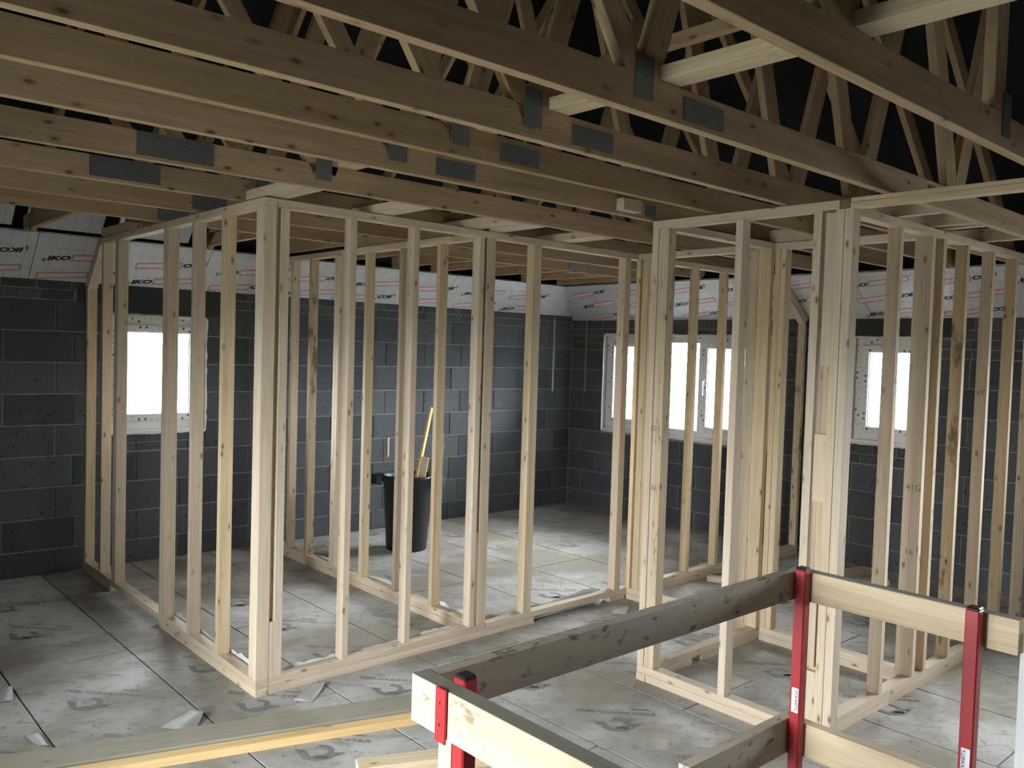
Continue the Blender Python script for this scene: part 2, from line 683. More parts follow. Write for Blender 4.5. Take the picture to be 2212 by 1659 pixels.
def wall_shell(name, P, u0, u1, ztop, holes, thick=0.22):
    """backing slab with the openings left out; P(u, n, z) maps wall coordinates (n grows away from the room)"""
    mb = MB()
    us = sorted(set([u0, u1] + [h[0] for h in holes] + [h[1] for h in holes]))
    zs = sorted(set([-0.02, ztop] + [h[2] for h in holes] + [h[3] for h in holes]))
    for ua, ub in zip(us[:-1], us[1:]):
        for za, zb in zip(zs[:-1], zs[1:]):
            if any(h[0] <= (ua + ub) / 2 <= h[1] and h[2] <= (za + zb) / 2 <= h[3] for h in holes):
                continue
            k = len(mb.v)
            mb.v += [P(u, n, z) for u in (ua, ub) for n in (0.006, thick) for z in (za, zb)]
            for f in ((0, 1, 3, 2), (4, 6, 7, 5), (0, 4, 5, 1), (2, 3, 7, 6), (0, 2, 6, 4), (1, 5, 7, 3)):
                mb.f.append(tuple(k + i for i in f))
                mb.m.append(0)
    o = mb.build(name, [M_MORTAR])
    return tag(o, kind='structure')


def pboxu(name, P, ua, ub, na, nb, za, zb, mat, parent, bev=0.002):
    A, B = P(ua, na, za), P(ub, nb, zb)
    return box(name, min(A[0], B[0]), max(A[0], B[0]), min(A[1], B[1]), max(A[1], B[1]), min(A[2], B[2]), max(A[2], B[2]), mat, parent, bev)


JO = 0.005


def lay(wall, P, u0, u1, holes, courses, bond, lintels=()):
    for ci, (za, zb, kind) in enumerate(courses):
        L, name = (0.45, 'block') if kind == 'b' else (0.225, 'brick')
        zm = (za + zb) / 2
        cuts = []
        for h in list(holes) + list(lintels):
            if h[2] < zb - 0.012 and h[3] > za + 0.012:
                if h[2] <= za + 0.03 and h[3] >= zb - 0.03:
                    cuts.append((h[0], h[1]))
        s = bond[ci % 2] + (0.1 * (ci % 3) if kind == 'r' else 0)
        a = s - L * math.ceil((s - u0) / L)
        while a < u1:
            iv = (max(a, u0), min(a + L, u1))
            for p, q in sub_int(iv, cuts) if iv[1] - iv[0] > 0.03 else []:
                # partial overlap with an opening's head or sill
                zz = [(za, zb)]
                for h in list(holes) + list(lintels):
                    if p < h[1] - 0.01 and q > h[0] + 0.01:
                        nz = []
                        for c0, c1 in zz:
                            nz += sub_int((c0, c1), [(h[2], h[3])])
                        if nz != zz and not (h[0] <= p + .01 and h[1] >= q - .01):
                            # straddles the jamb: keep whole outside part, trimmed part over/under the opening
                            segs = sub_int((p, q), [(h[0], h[1])])
                            for (e, f) in segs:
                                pboxu(name, P, e + JO, f - JO, rnd.uniform(-.002, .002), 0.05, za + JO, zb - JO, M_BLOCK, wall)
                            p, q = max(p, h[0]), min(q, h[1])
                        zz = nz
                for c0, c1 in zz:
                    if c1 - c0 > 0.03 and q - p > 0.03:
                        pboxu(name, P, p + JO, q - JO, rnd.uniform(-.002, .002), 0.05, c0 + JO, c1 - JO, M_BLOCK, wall)
            a += L
    for h in lintels:
        pboxu('lintel', P, h[0], h[1], 0.0, 0.05, h[2], h[3], M_LINTEL, wall)


PB = lambda u, n, z: (u, YB + n, z)
PR = lambda u, n, z: (XR + n, u, z)
PL = lambda u, n, z: (XL - n, u, z)
PF = lambda u, n, z: (u, YF - n, z)

zj = [0.18 + 0.226 * k for k in range(9)]
crsB = [(0.0, 0.18, 'b')] + [(a, b_, 'b') for a, b_ in zip(zj[:-1], zj[1:])] + [(zj[-1], zj[-1] + .075, 'r'), (zj[-1] + .075, 2.135, 'r')]
hB = [(2.00, 2.74, 1.00, 1.90)]
brB = [(2.00, 2.74, 0.863, 1.00)]
wall_back = wall_shell('wall_back', PB, XL - .22, XR + .22, 2.27, hB)
lay(wall_back, PB, XL, XR, hB + brB, crsB, (1.64, 1.31), [(1.78, 2.98, 1.92, 2.135)])
for k in range(2):
    for j in range(4):
        ua = 2.0 + 0.2 * j - (0.1 if k else 0)
        pboxu('brick', PB, max(ua, 2.0) + JO, min(ua + .2, 2.74) - JO, rnd.uniform(-.003, .003), .05, .868 + .066 * k, .868 + .066 * k + .058, M_BLOCK, wall_back)

zjr = [0.18 + 0.226 * k for k in range(9)]
crsR = [(0.0, 0.18, 'b')] + [(a, b_, 'b') for a, b_ in zip(zjr[:-2], zjr[1:-1])] + [(zjr[-2], zjr[-2] + .075, 'r'), (zjr[-2] + .075, zjr[-2] + .15, 'r'), (zjr[-2] + .15, zjr[-2] + .225, 'r'), (zjr[-2] + .225, 2.085, 'r')]
hR = [(4.24, 6.30, 0.885, 1.925), (2.76, 3.45, 1.035, 1.925), (-0.8, 1.2, 0.885, 1.925)]
brR = [(2.76, 3.45, 0.863, 1.035)]
wall_right = wall_shell('wall_right', PR, YF - .22, YB + .22, 2.29, hR)
lay(wall_right, PR, YF + 1.2, YB, hR + brR, crsR, (5.92, 6.13), [(2.6, 3.62, 1.93, 2.085)])
for k in range(2):
    for j in range(4):
        ua = 2.76 + 0.2 * j - (0.1 if k else 0)
        pboxu('brick', PR, max(ua, 2.76) + JO, min(ua + .2, 3.45) - JO, rnd.uniform(-.003, .003), .05, .868 + .082 * k, .868 + .082 * k + .074, M_BLOCK, wall_right)

hL = [(1.45, 2.40, 0.03, 2.03), (3.15, 3.85, 0.885, 1.925)]
wall_shell('wall_left', PL, YF - .22, YB + .22, 2.29, hL)
gab = MB()
gab.poly([(XL - .22, YF, -.02), (XR + .22, YF, -.02), (XR + .22, YF, 2.29), (3.0, YF, 6.3), (XL - .22, YF, 2.29)])
tag(gab.build('wall_front', [M_MORTAR]), kind='structure')

# roof underside (felt), hipped over the back wall
RZ = 6.27
rf = MB()
ry = YB + .22 - (RZ - 2.05)
e = 0.22
rf.poly([(XR + e, YF - .1, 2.07), (XR + e, YB + e, 2.07), (3.0, ry, RZ), (3.0, YF - .1, RZ)])
rf.poly([(XL - e, YB + e, 2.07), (XL - e, YF - .1, 2.07), (3.0, YF - .1, RZ), (3.0, ry, RZ)])
rf.poly([(XR + e, YB + e, 2.07), (XL - e, YB + e, 2.07), (3.0, ry, RZ)])
tag(rf.build('ceiling', [M_FELT]), kind='structure')

# ground outside
gm = MB()
gm.quad((-400, -400, -3), (400, -400, -3), (400, 400, -3), (-400, 400, -3))
tag(gm.build('ground_outside', [M_OUT]), kind='structure')

# galvanised beads in the corner of the block walls
pboxu('wall_tie_strip', PB, 6.66, 6.685, -0.004, 0.004, 1.28, 2.1, M_BEAD, wall_back, 0)
pboxu('wall_tie_strip', PR, 6.54, 6.565, -0.004, 0.004, 1.28, 2.06, M_MORTAR, wall_right, 0)


pboxu('mortar_patch', PB, 4.50, 4.525, -0.004, .01, .675, .86, W_STUD2, wall_back)
pboxu('mortar_patch', PB, 5.14, 5.17, -0.004, .01, .65, .87, W_STUD2, wall_back)


# ------------------------------------------------------------------ windows
def bars(parent, name, P, u0, u1, z0, z1, wl, wr, wb, wt, n0, n1, mat):
    mb = MB()
    for (a, b_, c, d) in ((u0, u0 + wl, z0, z1), (u1 - wr, u1, z0, z1), (u0 + wl, u1 - wr, z0, z0 + wb), (u0 + wl, u1 - wr, z1 - wt, z1)):
        A, B = P(a, n0, c), P(b_, n1, d)
        mb.box(min(A[0], B[0]), max(A[0], B[0]), min(A[1], B[1]), max(A[1], B[1]), c, d)
    o = mb.build(name, [mat], parent)
    m = o.modifiers.new('b', 'BEVEL')
    m.width = 0.004
    m.segments = 2
    return o


def foam_run(parent, P, pts):
    mb = MB()
    rings = []
    for (u, z) in pts:
        r = rnd.uniform(.006, .016)
        ring = []
        for k in range(6):
            t = k / 6 * 2 * math.pi
            ring.append((u, z, r, t))
        rings.append(ring)
    for i, (u, z) in enumerate(pts):
        v = Vector(pts[min(i + 1, len(pts) - 1)]) - Vector(pts[max(i - 1, 0)])
        nrm = Vector((-v.y, v.x)).normalized()
        for k in range(6):
            _, _, r, t = rings[i][k]
            q = nrm * (r * math.cos(t))
            mb.v.append(P(u + q.x, -0.001 - r * math.sin(t) * 0.7, z + q.y))
    for i in range(len(pts) - 1):
        for k in range(6):
            a, b_ = i * 6 + k, i * 6 + (k + 1) % 6
            mb.f.append((a, b_, b_ + 6, a + 6))
            mb.m.append(0)
    return mb.build('foam_bead', [M_FOAM], parent)


def tape_marks(parent, P, lines, n):
    mb = MB()
    for (ua, za, ub, zb) in lines:
        L = math.hypot(ub - ua, zb - za)
        k = int(L / 0.045)
        for i in range(k):
            t = (i + .5) / k
            u, z = ua + (ub - ua) * t, za + (zb - za) * t
            big = (i % 7) in (2, 3)
            h = 0.008 if big else 0.0035
            o_ = rnd.choice((-.012, .012))
            if abs(ub - ua) > abs(zb - za):
                z += o_
            else:
                u += o_
            mb.quad(P(u - h, n, z - h), P(u + h, n, z - h), P(u + h, n, z + h), P(u - h, n, z + h))
    return mb.build('tape_print', [M_TAPEMARK], parent)


def window(name, P, u0, u1, z0, z1, lights, base, sillz):
    t = thing(name, P((u0 + u1) / 2, 0.05, z0), kind='structure')
    bars(t, 'window_frame', P, u0, u1, z0, z1, .06, .06, base, .075, .035, .10, M_UPVC)
    for i, (a, b_, sash) in enumerate(lights):
        gz0, gz1 = z0 + base, z1 - .075
        if sash:
            bars(t, 'sash', P, a, b_, gz0 - .008, gz1 + .008, 0.065, .065, .055, .055, .006, .085, M_UPVC)
            bars(t, 'glazing_bead', P, a + .055, b_ - .055, gz0 + .037, gz1 - .037, .016, .016, .016, .016, .022, .056, M_UPVC)
            tape_marks(t, P, [(a + .032, gz0, a + .032, gz1), (b_ - .032, gz0, b_ - .032, gz1), (a + .05, gz1 - .022, b_ - .05, gz1 - .022), (a + .05, gz0 + .018, b_ - .05, gz0 + .018)], 0.0052)
            pa, pb, pc, pd = a + .06, b_ - .06, gz0 + .04, gz1 - .04
        else:
            pa, pb, pc, pd = a - .005, b_ + .005, gz0 - .005, gz1 + .005
        pboxu('pane', P, pa, pb, .055, .061, pc, pd, M_GLASS, t, 0)
        if i + 1 < len(lights):
            pboxu('mullion', P, b_ - .004, lights[i + 1][0] + .004, .035, .10, gz0, gz1, M_UPVC, t)
    # inner sill board
    pboxu('window_board', P, u0 + .01, u1 - .01, -.004, .036, z0 + .004, z0 + .03, M_UPVC, t)
    tape_marks(t, P, [(u0 + .03, z0 + .12, u0 + .03, z1 - .05), (u1 - .03, z0 + .12, u1 - .03, z1 - .05), (u0 + .06, z1 - .03, u1 - .06, z1 - .03)], 0.034)
    for uu in (u0, u1):
        s = 1 if uu == u0 else -1
        pboxu('reveal_liner', P, uu, uu + s * .006, 0.0, .036, z0, z1, M_LINER, t, 0)
    n_ = 24
    foam_run(t, P, [(u0, z0 + (z1 - z0) * i / n_) for i in range(n_ + 1)])
    foam_run(t, P, [(u1, z0 + (z1 - z0) * i / n_) for i in range(n_ + 1)])
    foam_run(t, P, [(u0 + (u1 - u0) * i / n_, z0) for i in range(n_ + 1)])
    foam_run(t, P, [(u0 + (u1 - u0) * i / n_, z1) for i in range(n_ + 1)])
    return t


def handle(t, P, u, z, s):
    mb = MB()
    A, B = P(u - .014, -.010, z - .03), P(u + .014, .008, z + .03)
    mb.box(min(A[0], B[0]), max(A[0], B[0]), min(A[1], B[1]), max(A[1], B[1]), z - .03, z + .03)
    A, B = P(u - .011, -.028, z - .13), P(u + .011, -.010, z + .012)
    mb.box(min(A[0], B[0]), max(A[0], B[0]), min(A[1], B[1]), max(A[1], B[1]), z - .13, z + .012)
    mb.build('handle', [M_UPVC], t)


w1 = window('window_1', PB, 2.00, 2.74, 1.00, 1.90, [(2.06, 2.68, True)], .10, 1.0)
handle(w1, PB, 2.648, 1.49, 1)
w2 = window('window_2', PR, 4.24, 6.27, 0.885, 1.925, [(4.30, 5.00, True), (5.05, 5.60, False), (5.65, 6.21, True)], .095, .885)
handle(w2, PR, 4.968, 1.47, 1)
w3 = window('window_3', PR, 2.76, 3.45, 1.035, 1.925, [(2.82, 3.39, True)], .095, 1.035)
window('window_4', PR, -0.8, 1.2, 0.885, 1.925, [(-.74, -.1, True), (-.05, 1.14, False)], .095, .885)
window('window_6', PL, 3.15, 3.85, 0.885, 1.925, [(3.21, 3.79, True)], .095, .885)
window('window_5', PL, 1.45, 2.40, 0.03, 2.03, [(1.51, 2.34, True)], .095, .03)

# ------------------------------------------------------------------ insulation boards on the slopes
enV, enF = text_geo('enertherm', 0.062, 0.18, 0.0016, 1.0)
ikV, ikF = text_geo('IKO', 0.062, 0.25, 0.0034, 1.25)


def norm_text(V, x0, x1, y0, y1):
    a, b_ = min(v[0] for v in V), max(v[0] for v in V)
    c, d = min(v[1] for v in V), max(v[1] for v in V)
    return [(x0 + (v[0] - a) / (b_ - a) * (x1 - x0), y0 + (v[1] - c) / (d - c) * (y1 - y0), 0) for v in V]


mk = MB()
mk.add(norm_text(ikV, 0.03, 0.185, 0.004, 0.046), ikF, 0)
mk.poly([(0.0, 0.012, 0), (0.012, -0.012, 0), (0.026, 0.012, 0), (0.018, 0.012, 0), (0.020, 0.03, 0), (0.010, 0.03, 0), (0.008, 0.012, 0)], 1)
sh = 0.012
mk.poly([(0.186, -.004, -.0002), (0.52, -.004, -.0002), (0.52 + sh, .054, -.0002), (0.186 + sh, .054, -.0002)], 1)
mk.poly([(0.191, .001, 0), (0.515, .001, 0), (0.515 + sh, .049, 0), (0.191 + sh, .049, 0)], 2)
mk.add([(v[0], v[1], .0003) for v in norm_text(enV, 0.204, 0.512, 0.008, 0.044)], enF, 3)
mk_me = mk.mesh('board_print', [M_INK, M_PRED, M_PPINK, M_PWHITE])

WLS = 0.42          # length up the slope
SL = WLS / math.sqrt(2)


def ins_board(P3, u0, u1, udir, label, flipseq, h=WLS, trim=(0, 0), v0=0.0, thick=0.02, prints=True, rows=(0.045, 0.21), us=1):
    """P3(u, v, n): v up the slope, n out of the face into the room"""
    c = [P3(u0, v0, 0), P3(u1, v0, 0), P3(u1 - trim[1], h, 0), P3(u0 + trim[0], h, 0)]
    k = [P3(u0, v0, -thick), P3(u1, v0, -thick), P3(u1 - trim[1], h, -thick), P3(u0 + trim[0], h, -thick)]
    org = Vector(P3(u0 if us > 0 else u1, v0, 0))
    xa = Vector(P3(u0 + us, v0, 0)) - Vector(P3(u0, v0, 0))
    ya = Vector(P3(u0, v0 + 1, 0)) - Vector(P3(u0, v0, 0))
    mt = frame_mtx(org, xa, ya)
    inv = mt.inverted()
    V = [tuple(inv @ Vector(q)) for q in c + k]
    o = pydata('insulation_board', V, [(0, 1, 2, 3), (7, 6, 5, 4), (0, 4, 5, 1), (1, 5, 6, 2), (2, 6, 7, 3), (3, 7, 4, 0)], M_FOIL, None, mtx=mt)
    tag(o, label, 'insulation', 'foil insulation boards on the sloping ceiling')
    if prints:
        L = u1 - u0
        for row, vv in enumerate(rows):
            for k in range(-12, 16):
                ug = 1.49 + 0.62 * k + 0.02 * row
                x = (ug - u0) if us > 0 else (u1 - ug)
                fl = (k + row + 1) % 2
                tr = trim[1] if us > 0 else trim[0] + trim[1]
                lo = 0.283 * vv / h if (us < 0 and tr) else -0.27
                hi = L - trim[1] * (vv + .06) / h if (us > 0 and tr) else L + 0.27
                if x < lo or x + 0.54 > hi:
                    continue
                R = Matrix.Translation((x + (0.535 if fl else 0), vv + (0.048 if fl else 0), 0.0012))
                if fl:
                    R = R @ Matrix.Rotation(math.pi, 4, 'Z')
                R = Matrix.Translation((x + .27, vv + .025, 0)) @ Matrix.Rotation(math.radians(7 if us > 0 else 8), 4, 'Z') @ Matrix.Translation((-x - .27, -vv - .025, 0)) @ R
                link('board_print', mk_me, None, mt @ R, o)
    return o


S2 = math.sqrt(0.5)
ZB0, ZR0 = 2.125, 2.08
PBs = lambda u, v, n: (u, YB - v * S2 - n * S2, ZB0 + v * S2 - n * S2)
CR, SR = 0.791, 0.612      # the right-hand slope is a little shallower
PRs = lambda u, v, n: (XR - v * CR - n * SR, u, ZR0 + v * SR - n * CR)
bs = [-0.9, 0.3, 1.46, 2.66, 3.86, 5.06, XR]
lbB = ['foil insulation board at far left out beyond the block wall edge', 'foil insulation board at the left picture edge above the blocks',
       'foil insulation board over the small window left of the corner post', 'foil insulation board above the blocks behind the cross partition studs',
       'foil insulation board above the black bin on the back wall', 'brightly lit foil insulation board ending at the ceiling hip corner']
for i in range(6):
    if i == 0:
        continue
    ins_board(PBs, bs[i] + .002, bs[i + 1] - .002, 1, lbB[i], i, trim=(0, 0.42 if i == 5 else 0))
br_ = [YB, 5.62, 4.42, 3.3, 2.1, 0.9, -0.3]
lbR = ['dark shaded foil insulation board beside the hip corner above the right wall', 'foil insulation board above the wide window on the right wall',
       'foil insulation board with grey seam between the two right wall windows', 'foil insulation board over the small window on the right wall',
       'foil insulation board behind the stud wall at the right picture edge', 'foil insulation board at the right beyond the picture edge']
for i in range(6):
    ins_board(PRs, br_[i + 1] + .002, br_[i] - .002, 1, lbR[i], i + 1, h=0.556, trim=(0, 0.297 if i == 0 else 0), us=-1, rows=(0.06, 0.235, 0.41))
# pieces pushed up between the hip rafters, above the ceiling line
PBu = lambda u, v, n: (u, YB + 0.035 - v * S2 - n * S2, ZB0 + 0.035 + v * S2 - n * S2)
for a, b_, lb in ((0.75, 1.30, 'small foil insulation piece above the ceiling line at far left'),
                  (1.38, 1.86, 'foil insulation piece wedged above the ceiling line over the left partition'),
                  (1.96, 2.48, 'foil insulation piece above the ceiling seen over the first small room')):
    o = ins_board(PBu, a, b_, 1, lb, 1, h=0.80, v0=0.425, prints=False)


# ------------------------------------------------------------------ partitions
zt0, zt1, zb = 2.38, 2.42, 0.08
DS = 0.063


def stud(t, x0, x1, y0, y1, mat=None, z0=zb, z1=zt0):
    return box('stud', x0, x1, y0, y1, z0, z1, mat or W_STUD, t)


def stamp(t, txt, loc, xdir, ydir, h=0.03):
    V, F = text_geo(txt, h, 0, 0.0004)
    mb = MB()
    mb.add(V, F)
    mb.build('stamp', [M_STAMP], t, frame_mtx(loc, xdir, ydir))


XA = 1.82
YA = 3.835
# --- A1: left front frame, along Y
t = thing('partition_frame', (XA + .03, 5.2, 0), 'stud partition frame running from the front corner post to the left block wall', 'stud wall', 'timber stud partitions')
for ya, yb in ((6.307, 6.345), (4.683, 4.719), (5.078, 5.116), (5.119, 5.157), (5.985, 6.02), (6.022, 6.057)):
    stud(t, XA, XA + .066, ya, yb)
stud(t, XA, XA + .066, 4.287, 4.325, W_STUD2)
stud(t, XA, XA + .066, 6.672, 6.722, W_STUD2, z1=2.10)
stud(t, XA, XA + .066, 3.835, 3.878)
stud(t, XA + .004, XA + .066, 3.880, 3.925)
box('bottom_plate', XA, XA + .066, 3.835, 6.735, .041, .08, W_STUD, t)
box('bottom_plate', XA, XA + .066, 3.835, 4.62, 0, .04, W_STUD, t)
box('bottom_plate', XA + .004, XA + .07, 4.60 + .022, 5.155, 0, .04, W_STUD, t)
box('bottom_plate', XA, XA + .066, 6.08, 6.735, 0, .04, W_STUD2, t)
box('top_plate', XA, XA + .066, 3.835, 6.40, zt0, zt1, W_STUD, t)
beam('raking_plate', (XA + .033, 6.715, 2.085), (XA + .033, 6.405, 2.395), (1, 0, 0), .066, .075, W_STUD, t)

# --- A2: long front frame, along X (runs slightly out of square)
YA2 = lambda x: YA + 0.012 * (x - XA)
t = thing('partition_frame', (3.1, YA + .03, 0), 'long stud partition frame facing the hall, from the front corner post to the doorway', 'stud wall', 'timber stud partitions')


def studA2(x0, x1, mat=None, dy=0, z0=zb, z1=zt0, deep=DS):
    y = YA2(x0) + dy
    return stud(t, x0, x1, y, y + deep, mat, z0, z1)


studA2(1.912, 1.955)
studA2(1.889, 1.911, W_STUD, 0.0, zb, 0.36)
studA2(1.889, 1.911, W_STUD2, 0.022, 0.37, zt0, .04)
studA2(2.297, 2.335)
studA2(2.695, 2.733)
studA2(3.162, 3.201)
studA2(3.203, 3.223, W_STAIN, 0.02, .65, zt0, .04)
studA2(3.203, 3.223, W_STUD2, 0.004, zb, .64, .05)
studA2(3.225, 3.288)
studA2(3.600, 3.632, W_STUD2)
studA2(3.633, 3.668)
studA2(4.471, 4.53)
for x0, x1, z0, z1, dy in ((XA + .068, 3.30, .041, .08, 0), (3.302, 4.597, .041, .08, 0), (XA + .068, 3.70, 0, .04, 0), (4.44, 4.597, 0, .04, .01),
                           (XA + .068, 3.0, zt0, zt1, 0), (3.002, 4.66, zt0, zt1, 0)):
    ym = YA2((x0 + x1) / 2)
    beam('top_plate' if z0 > 1 else 'bottom_plate', (x0, YA2(x0) + DS / 2 + dy, (z0 + z1) / 2), (x1, YA2(x1) + DS / 2 + dy, (z0 + z1) / 2), (0, 1, 0), DS, z1 - z0, W_STUD, t)
box('corner_block', XA, XA + .066, YA - .001, YA, zb, zb + .001, W_STUD, t, 0)

# --- A3: cross frame between the two rooms, along Y
XA3 = 3.222
t = thing('partition_frame', (XA3 + .03, 5.3, 0), 'cross partition frame in the middle with one brown stained stud', 'stud wall', 'timber stud partitions')
for y, m in ((6.252, W_STUD), (5.952, W_STAIN), (5.528, W_STUD), (5.566, W_STUD), (5.150, W_STUD2), (4.723, W_STUD), (4.308, W_STUD2)):
    stud(t, XA3, XA3 + DS, y, y + .037, m)
stud(t, XA3, XA3 + DS, 6.68, 6.72, z1=2.10)
box('bottom_plate', XA3, XA3 + DS, 3.93, 6.735, .041, .08, W_STUD, t)
box('bottom_plate', XA3 - .004, XA3 + DS - .004, 3.93, 5.4, 0, .04, W_STUD, t)
box('bottom_plate', XA3 + .003, XA3 + DS + .003, 5.41, 6.735, 0, .04, W_STUD, t)
box('top_plate', XA3, XA3 + DS, 3.93, 6.40, zt0, zt1, W_STUD, t)
beam('raking_plate', (XA3 + .031, 6.715, 2.085), (XA3 + .031, 6.405, 2.395), (1, 0, 0), DS, .075, W_STUD, t)

# --- A2b: continuation to the right wall
YB2 = 3.868
t = thing('partition_frame', (5.8, YB2 + .03, 0), 'stud partition frame beyond the doorway, running up to the right block wall', 'stud wall', 'timber stud partitions')
for x, m in ((5.285, W_STUD2), (5.66, W_STUD2), (6.08, W_STUD), (6.47, W_STUD)):
    stud(t, x, x + .038, YB2, YB2 + DS, m)
stud(t, 6.87, 6.912, YB2, YB2 + DS, W_STAIN, z1=2.025)
box('bottom_plate', 4.667, 6.92, YB2, YB2 + DS, .041, .08, W_STUD, t)
box('bottom_plate', 4.667, 6.92, YB2 + .003, YB2 + DS + .003, 0, .04, W_STUD, t)
box('top_plate', 4.665, 6.50, YB2, YB2 + DS, zt0, zt1, W_STUD, t)
beam('raking_plate', (6.905, YB2 + .031, 2.055), (6.55, YB2 + .031, 2.33), (0, 1, 0), DS, .075, W_STUD, t)

# --- N: wall line across the hall end, along Y
XN = 4.60
t = thing('partition_frame', (XN + .03, 2.9, 0), 'inner frame across the hall end with grouped door studs', 'stud wall', 'timber stud partitions')
stud(t, XN, XN + DS, 3.842, 3.876, W_STUD2)
stud(t, XN + .02, XN + DS, 3.806, 3.838)
stud(t, XN, XN + DS, 3.767, 3.804, W_STUD2)
stud(t, XN, XN + DS, 3.723, 3.764, W_STUD2)
stud(t, XN, XN + DS, 2.727, 2.763, W_STUD2)
stud(t, XN, XN + DS, 2.765, 2.800, W_STUD2)
stud(t, XN - .002, XN + .036, 2.915, 2.980)
stud(t, XN, XN + DS, 2.31, 2.348)
stud(t, XN, XN + DS, 1.92, 1.958)
box('bottom_plate', XN, XN + DS, 1.918, 2.985, .041, .08, W_STUD, t)
box('bottom_plate', XN, XN + DS, 1.918, 2.985, 0, .04, W_STUD, t)
box('bottom_plate', XN, XN + DS, 3.40, 3.865, .041, .08, W_STUD, t)
box('bottom_plate', XN, XN + DS, 3.40, 3.865, 0, .04, W_STUD, t)
box('top_plate', XN, XN + DS, 1.918, 3.865, zt0, zt1, W_STUD, t)

# --- C left: side of the cupboard along the hall
YC = 2.80
t = thing('partition_frame', (4.0, YC + .03, 0), 'short open frame between cupboard and hall with almost no studs', 'stud wall', 'timber stud partitions')
stud(t, 4.556, 4.593, YC, YC + .085, W_STUD2)
box('bottom_plate', 3.576, 4.597, YC, YC + DS, .041, .08, W_STUD, t)
box('bottom_plate', 3.576, 3.92, YC, YC + DS, 0, .04, W_STUD, t)
box('bottom_plate', 4.02, 4.597, YC + .004, YC + DS, 0, .04, W_STUD, t)
box('top_plate', 3.576, 4.597, YC, YC + DS, zt0, zt1, W_STUD, t)

# --- C front: cupboard front, along Y
XC = 3.51
t = thing('partition_frame', (XC + .03, 2.3, 0), 'near stud frame of the cupboard with packed posts behind the guard rail', 'stud wall', 'timber stud partitions')
stud(t, XC, XC + DS, 2.818, 2.858)
stud(t, XC + .004, XC + DS, 2.790, 2.816, W_STUD)
stud(t, XC, XC + DS, 2.752, 2.788, W_STAIN)
stud(t, XC, XC + DS, 2.314, 2.354)
stud(t, XC, XC + DS, 1.915, 1.954)
stud(t, XC, XC + DS, 1.812, 1.851)
stud(t, XC, XC + DS, 1.771, 1.810)
stud(t, XC + .032, XC + DS, 1.853, 1.899, W_STUD2)
for z0, z1, a, b_ in ((1.70, 2.37, 1.853, 1.898), (1.10, 1.40, 1.853, 1.909), (.09, .34, 1.853, 1.905), (.36, .72, 1.862, 1.900)):
    box('packer', XC + .006, XC + .031, a, b_, z0, z1, W_STUD, t)
box('bottom_plate', XC, XC + DS, 1.771, 2.858, .041, .08, W_STUD, t)
box('bottom_plate', XC, XC + DS, 1.771, 2.80, 0, .04, W_STUD, t)
box('bottom_plate', XC - .002, XC + DS, 2.802, 2.86, 0, .04, W_STUD2, t)
box('top_plate', XC, XC + DS, 1.836, 2.858, zt0, zt1, W_STUD, t)
box('plate_end', XC, XC + DS, 1.79, 1.834, zt0, 2.421, M_DIRTY, t)
box('top_plate', XC, XC + DS, 0.15, 1.789, zt0, 2.405, W_STUD2, t)
box('top_plate', XC + .002, XC + DS, 0.15, 1.788, 2.406, 2.424, W_STUD2, t)
stamp(t, 'G', (XC - .0012, 2.79, 1.36), (0, 0, -1), (0, 1, 0), .045)
stamp(t, '16', (XC - .0012, 2.81, 1.02), (0, -1, 0), (0, 0, 1), .04)

# --- R: right side of cupboard and on, along X
YR = 1.852
t = thing('partition_frame', (5.2, YR + .03, 0), 'stud frame on the right with evenly spaced studs receding past the picture edge', 'stud wall', 'timber stud partitions')
for x, m in ((4.15, W_STUD), (4.525, W_STUD), (4.665, W_STUD2), (4.98, W_STAIN), (5.365, W_STUD), (5.75, W_STUD2), (6.14, W_STUD), (6.53, W_STUD)):
    stud(t, x, x + .038, YR, YR + (.09 if x == 4.525 else DS), m)
stud(t, 6.87, 6.912, YR, YR + DS, z1=2.03)
box('bottom_plate', 3.576, 6.92, YR, YR + DS, .041, .08, W_STUD, t)
box('bottom_plate', 3.576, 4.27, YR, YR + DS, 0, .04, W_STUD, t)
box('bottom_plate', 4.275, 6.92, YR + .003, YR + DS + .003, 0, .04, W_STUD2, t)
box('top_plate', 3.576, 6.50, YR, YR + DS, zt0, zt1, W_STUD, t)
beam('raking_plate', (6.905, YR + .031, 2.055), (6.55, YR + .031, 2.33), (0, 1, 0), DS, .075, W_STUD, t)
stamp(t, '41G', (4.524, 1.928, 1.06), (0, -1, 0), (0, 0, 1), .045)
stamp(t, '16', (4.524, 1.92, .72), (0, -1, 0), (0, 0, 1), .045)
stamp(t, '69', (5.364, 1.905, 1.55), (0, -1, 0), (0, 0, 1), .04)


def film_strip(t, p0, p1, zlo, hh):
    p0, p1 = Vector(p0), Vector(p1)
    L = (p1 - p0).length
    n = max(8, int(L / .04))
    d = (p1 - p0).normalized()
    nn = Vector((-d.y, d.x))
    V, F = [], []
    for i in range(n + 1):
        q = p0 + d * (L * i / n)
        w_ = nn * rnd.uniform(-.006, .006)
        V.append((q.x, q.y, zlo))
        V.append((q.x + w_.x, q.y + w_.y, .083 + hh * rnd.uniform(.15, 1.0) * (0.5 + 0.5 * math.sin(i * .35))))
    for i in range(n):
        F.append((2 * i, 2 * i + 1, 2 * i + 3, 2 * i + 2))
    o = pydata('film_strip', V, F, M_SHEET2, t, True)


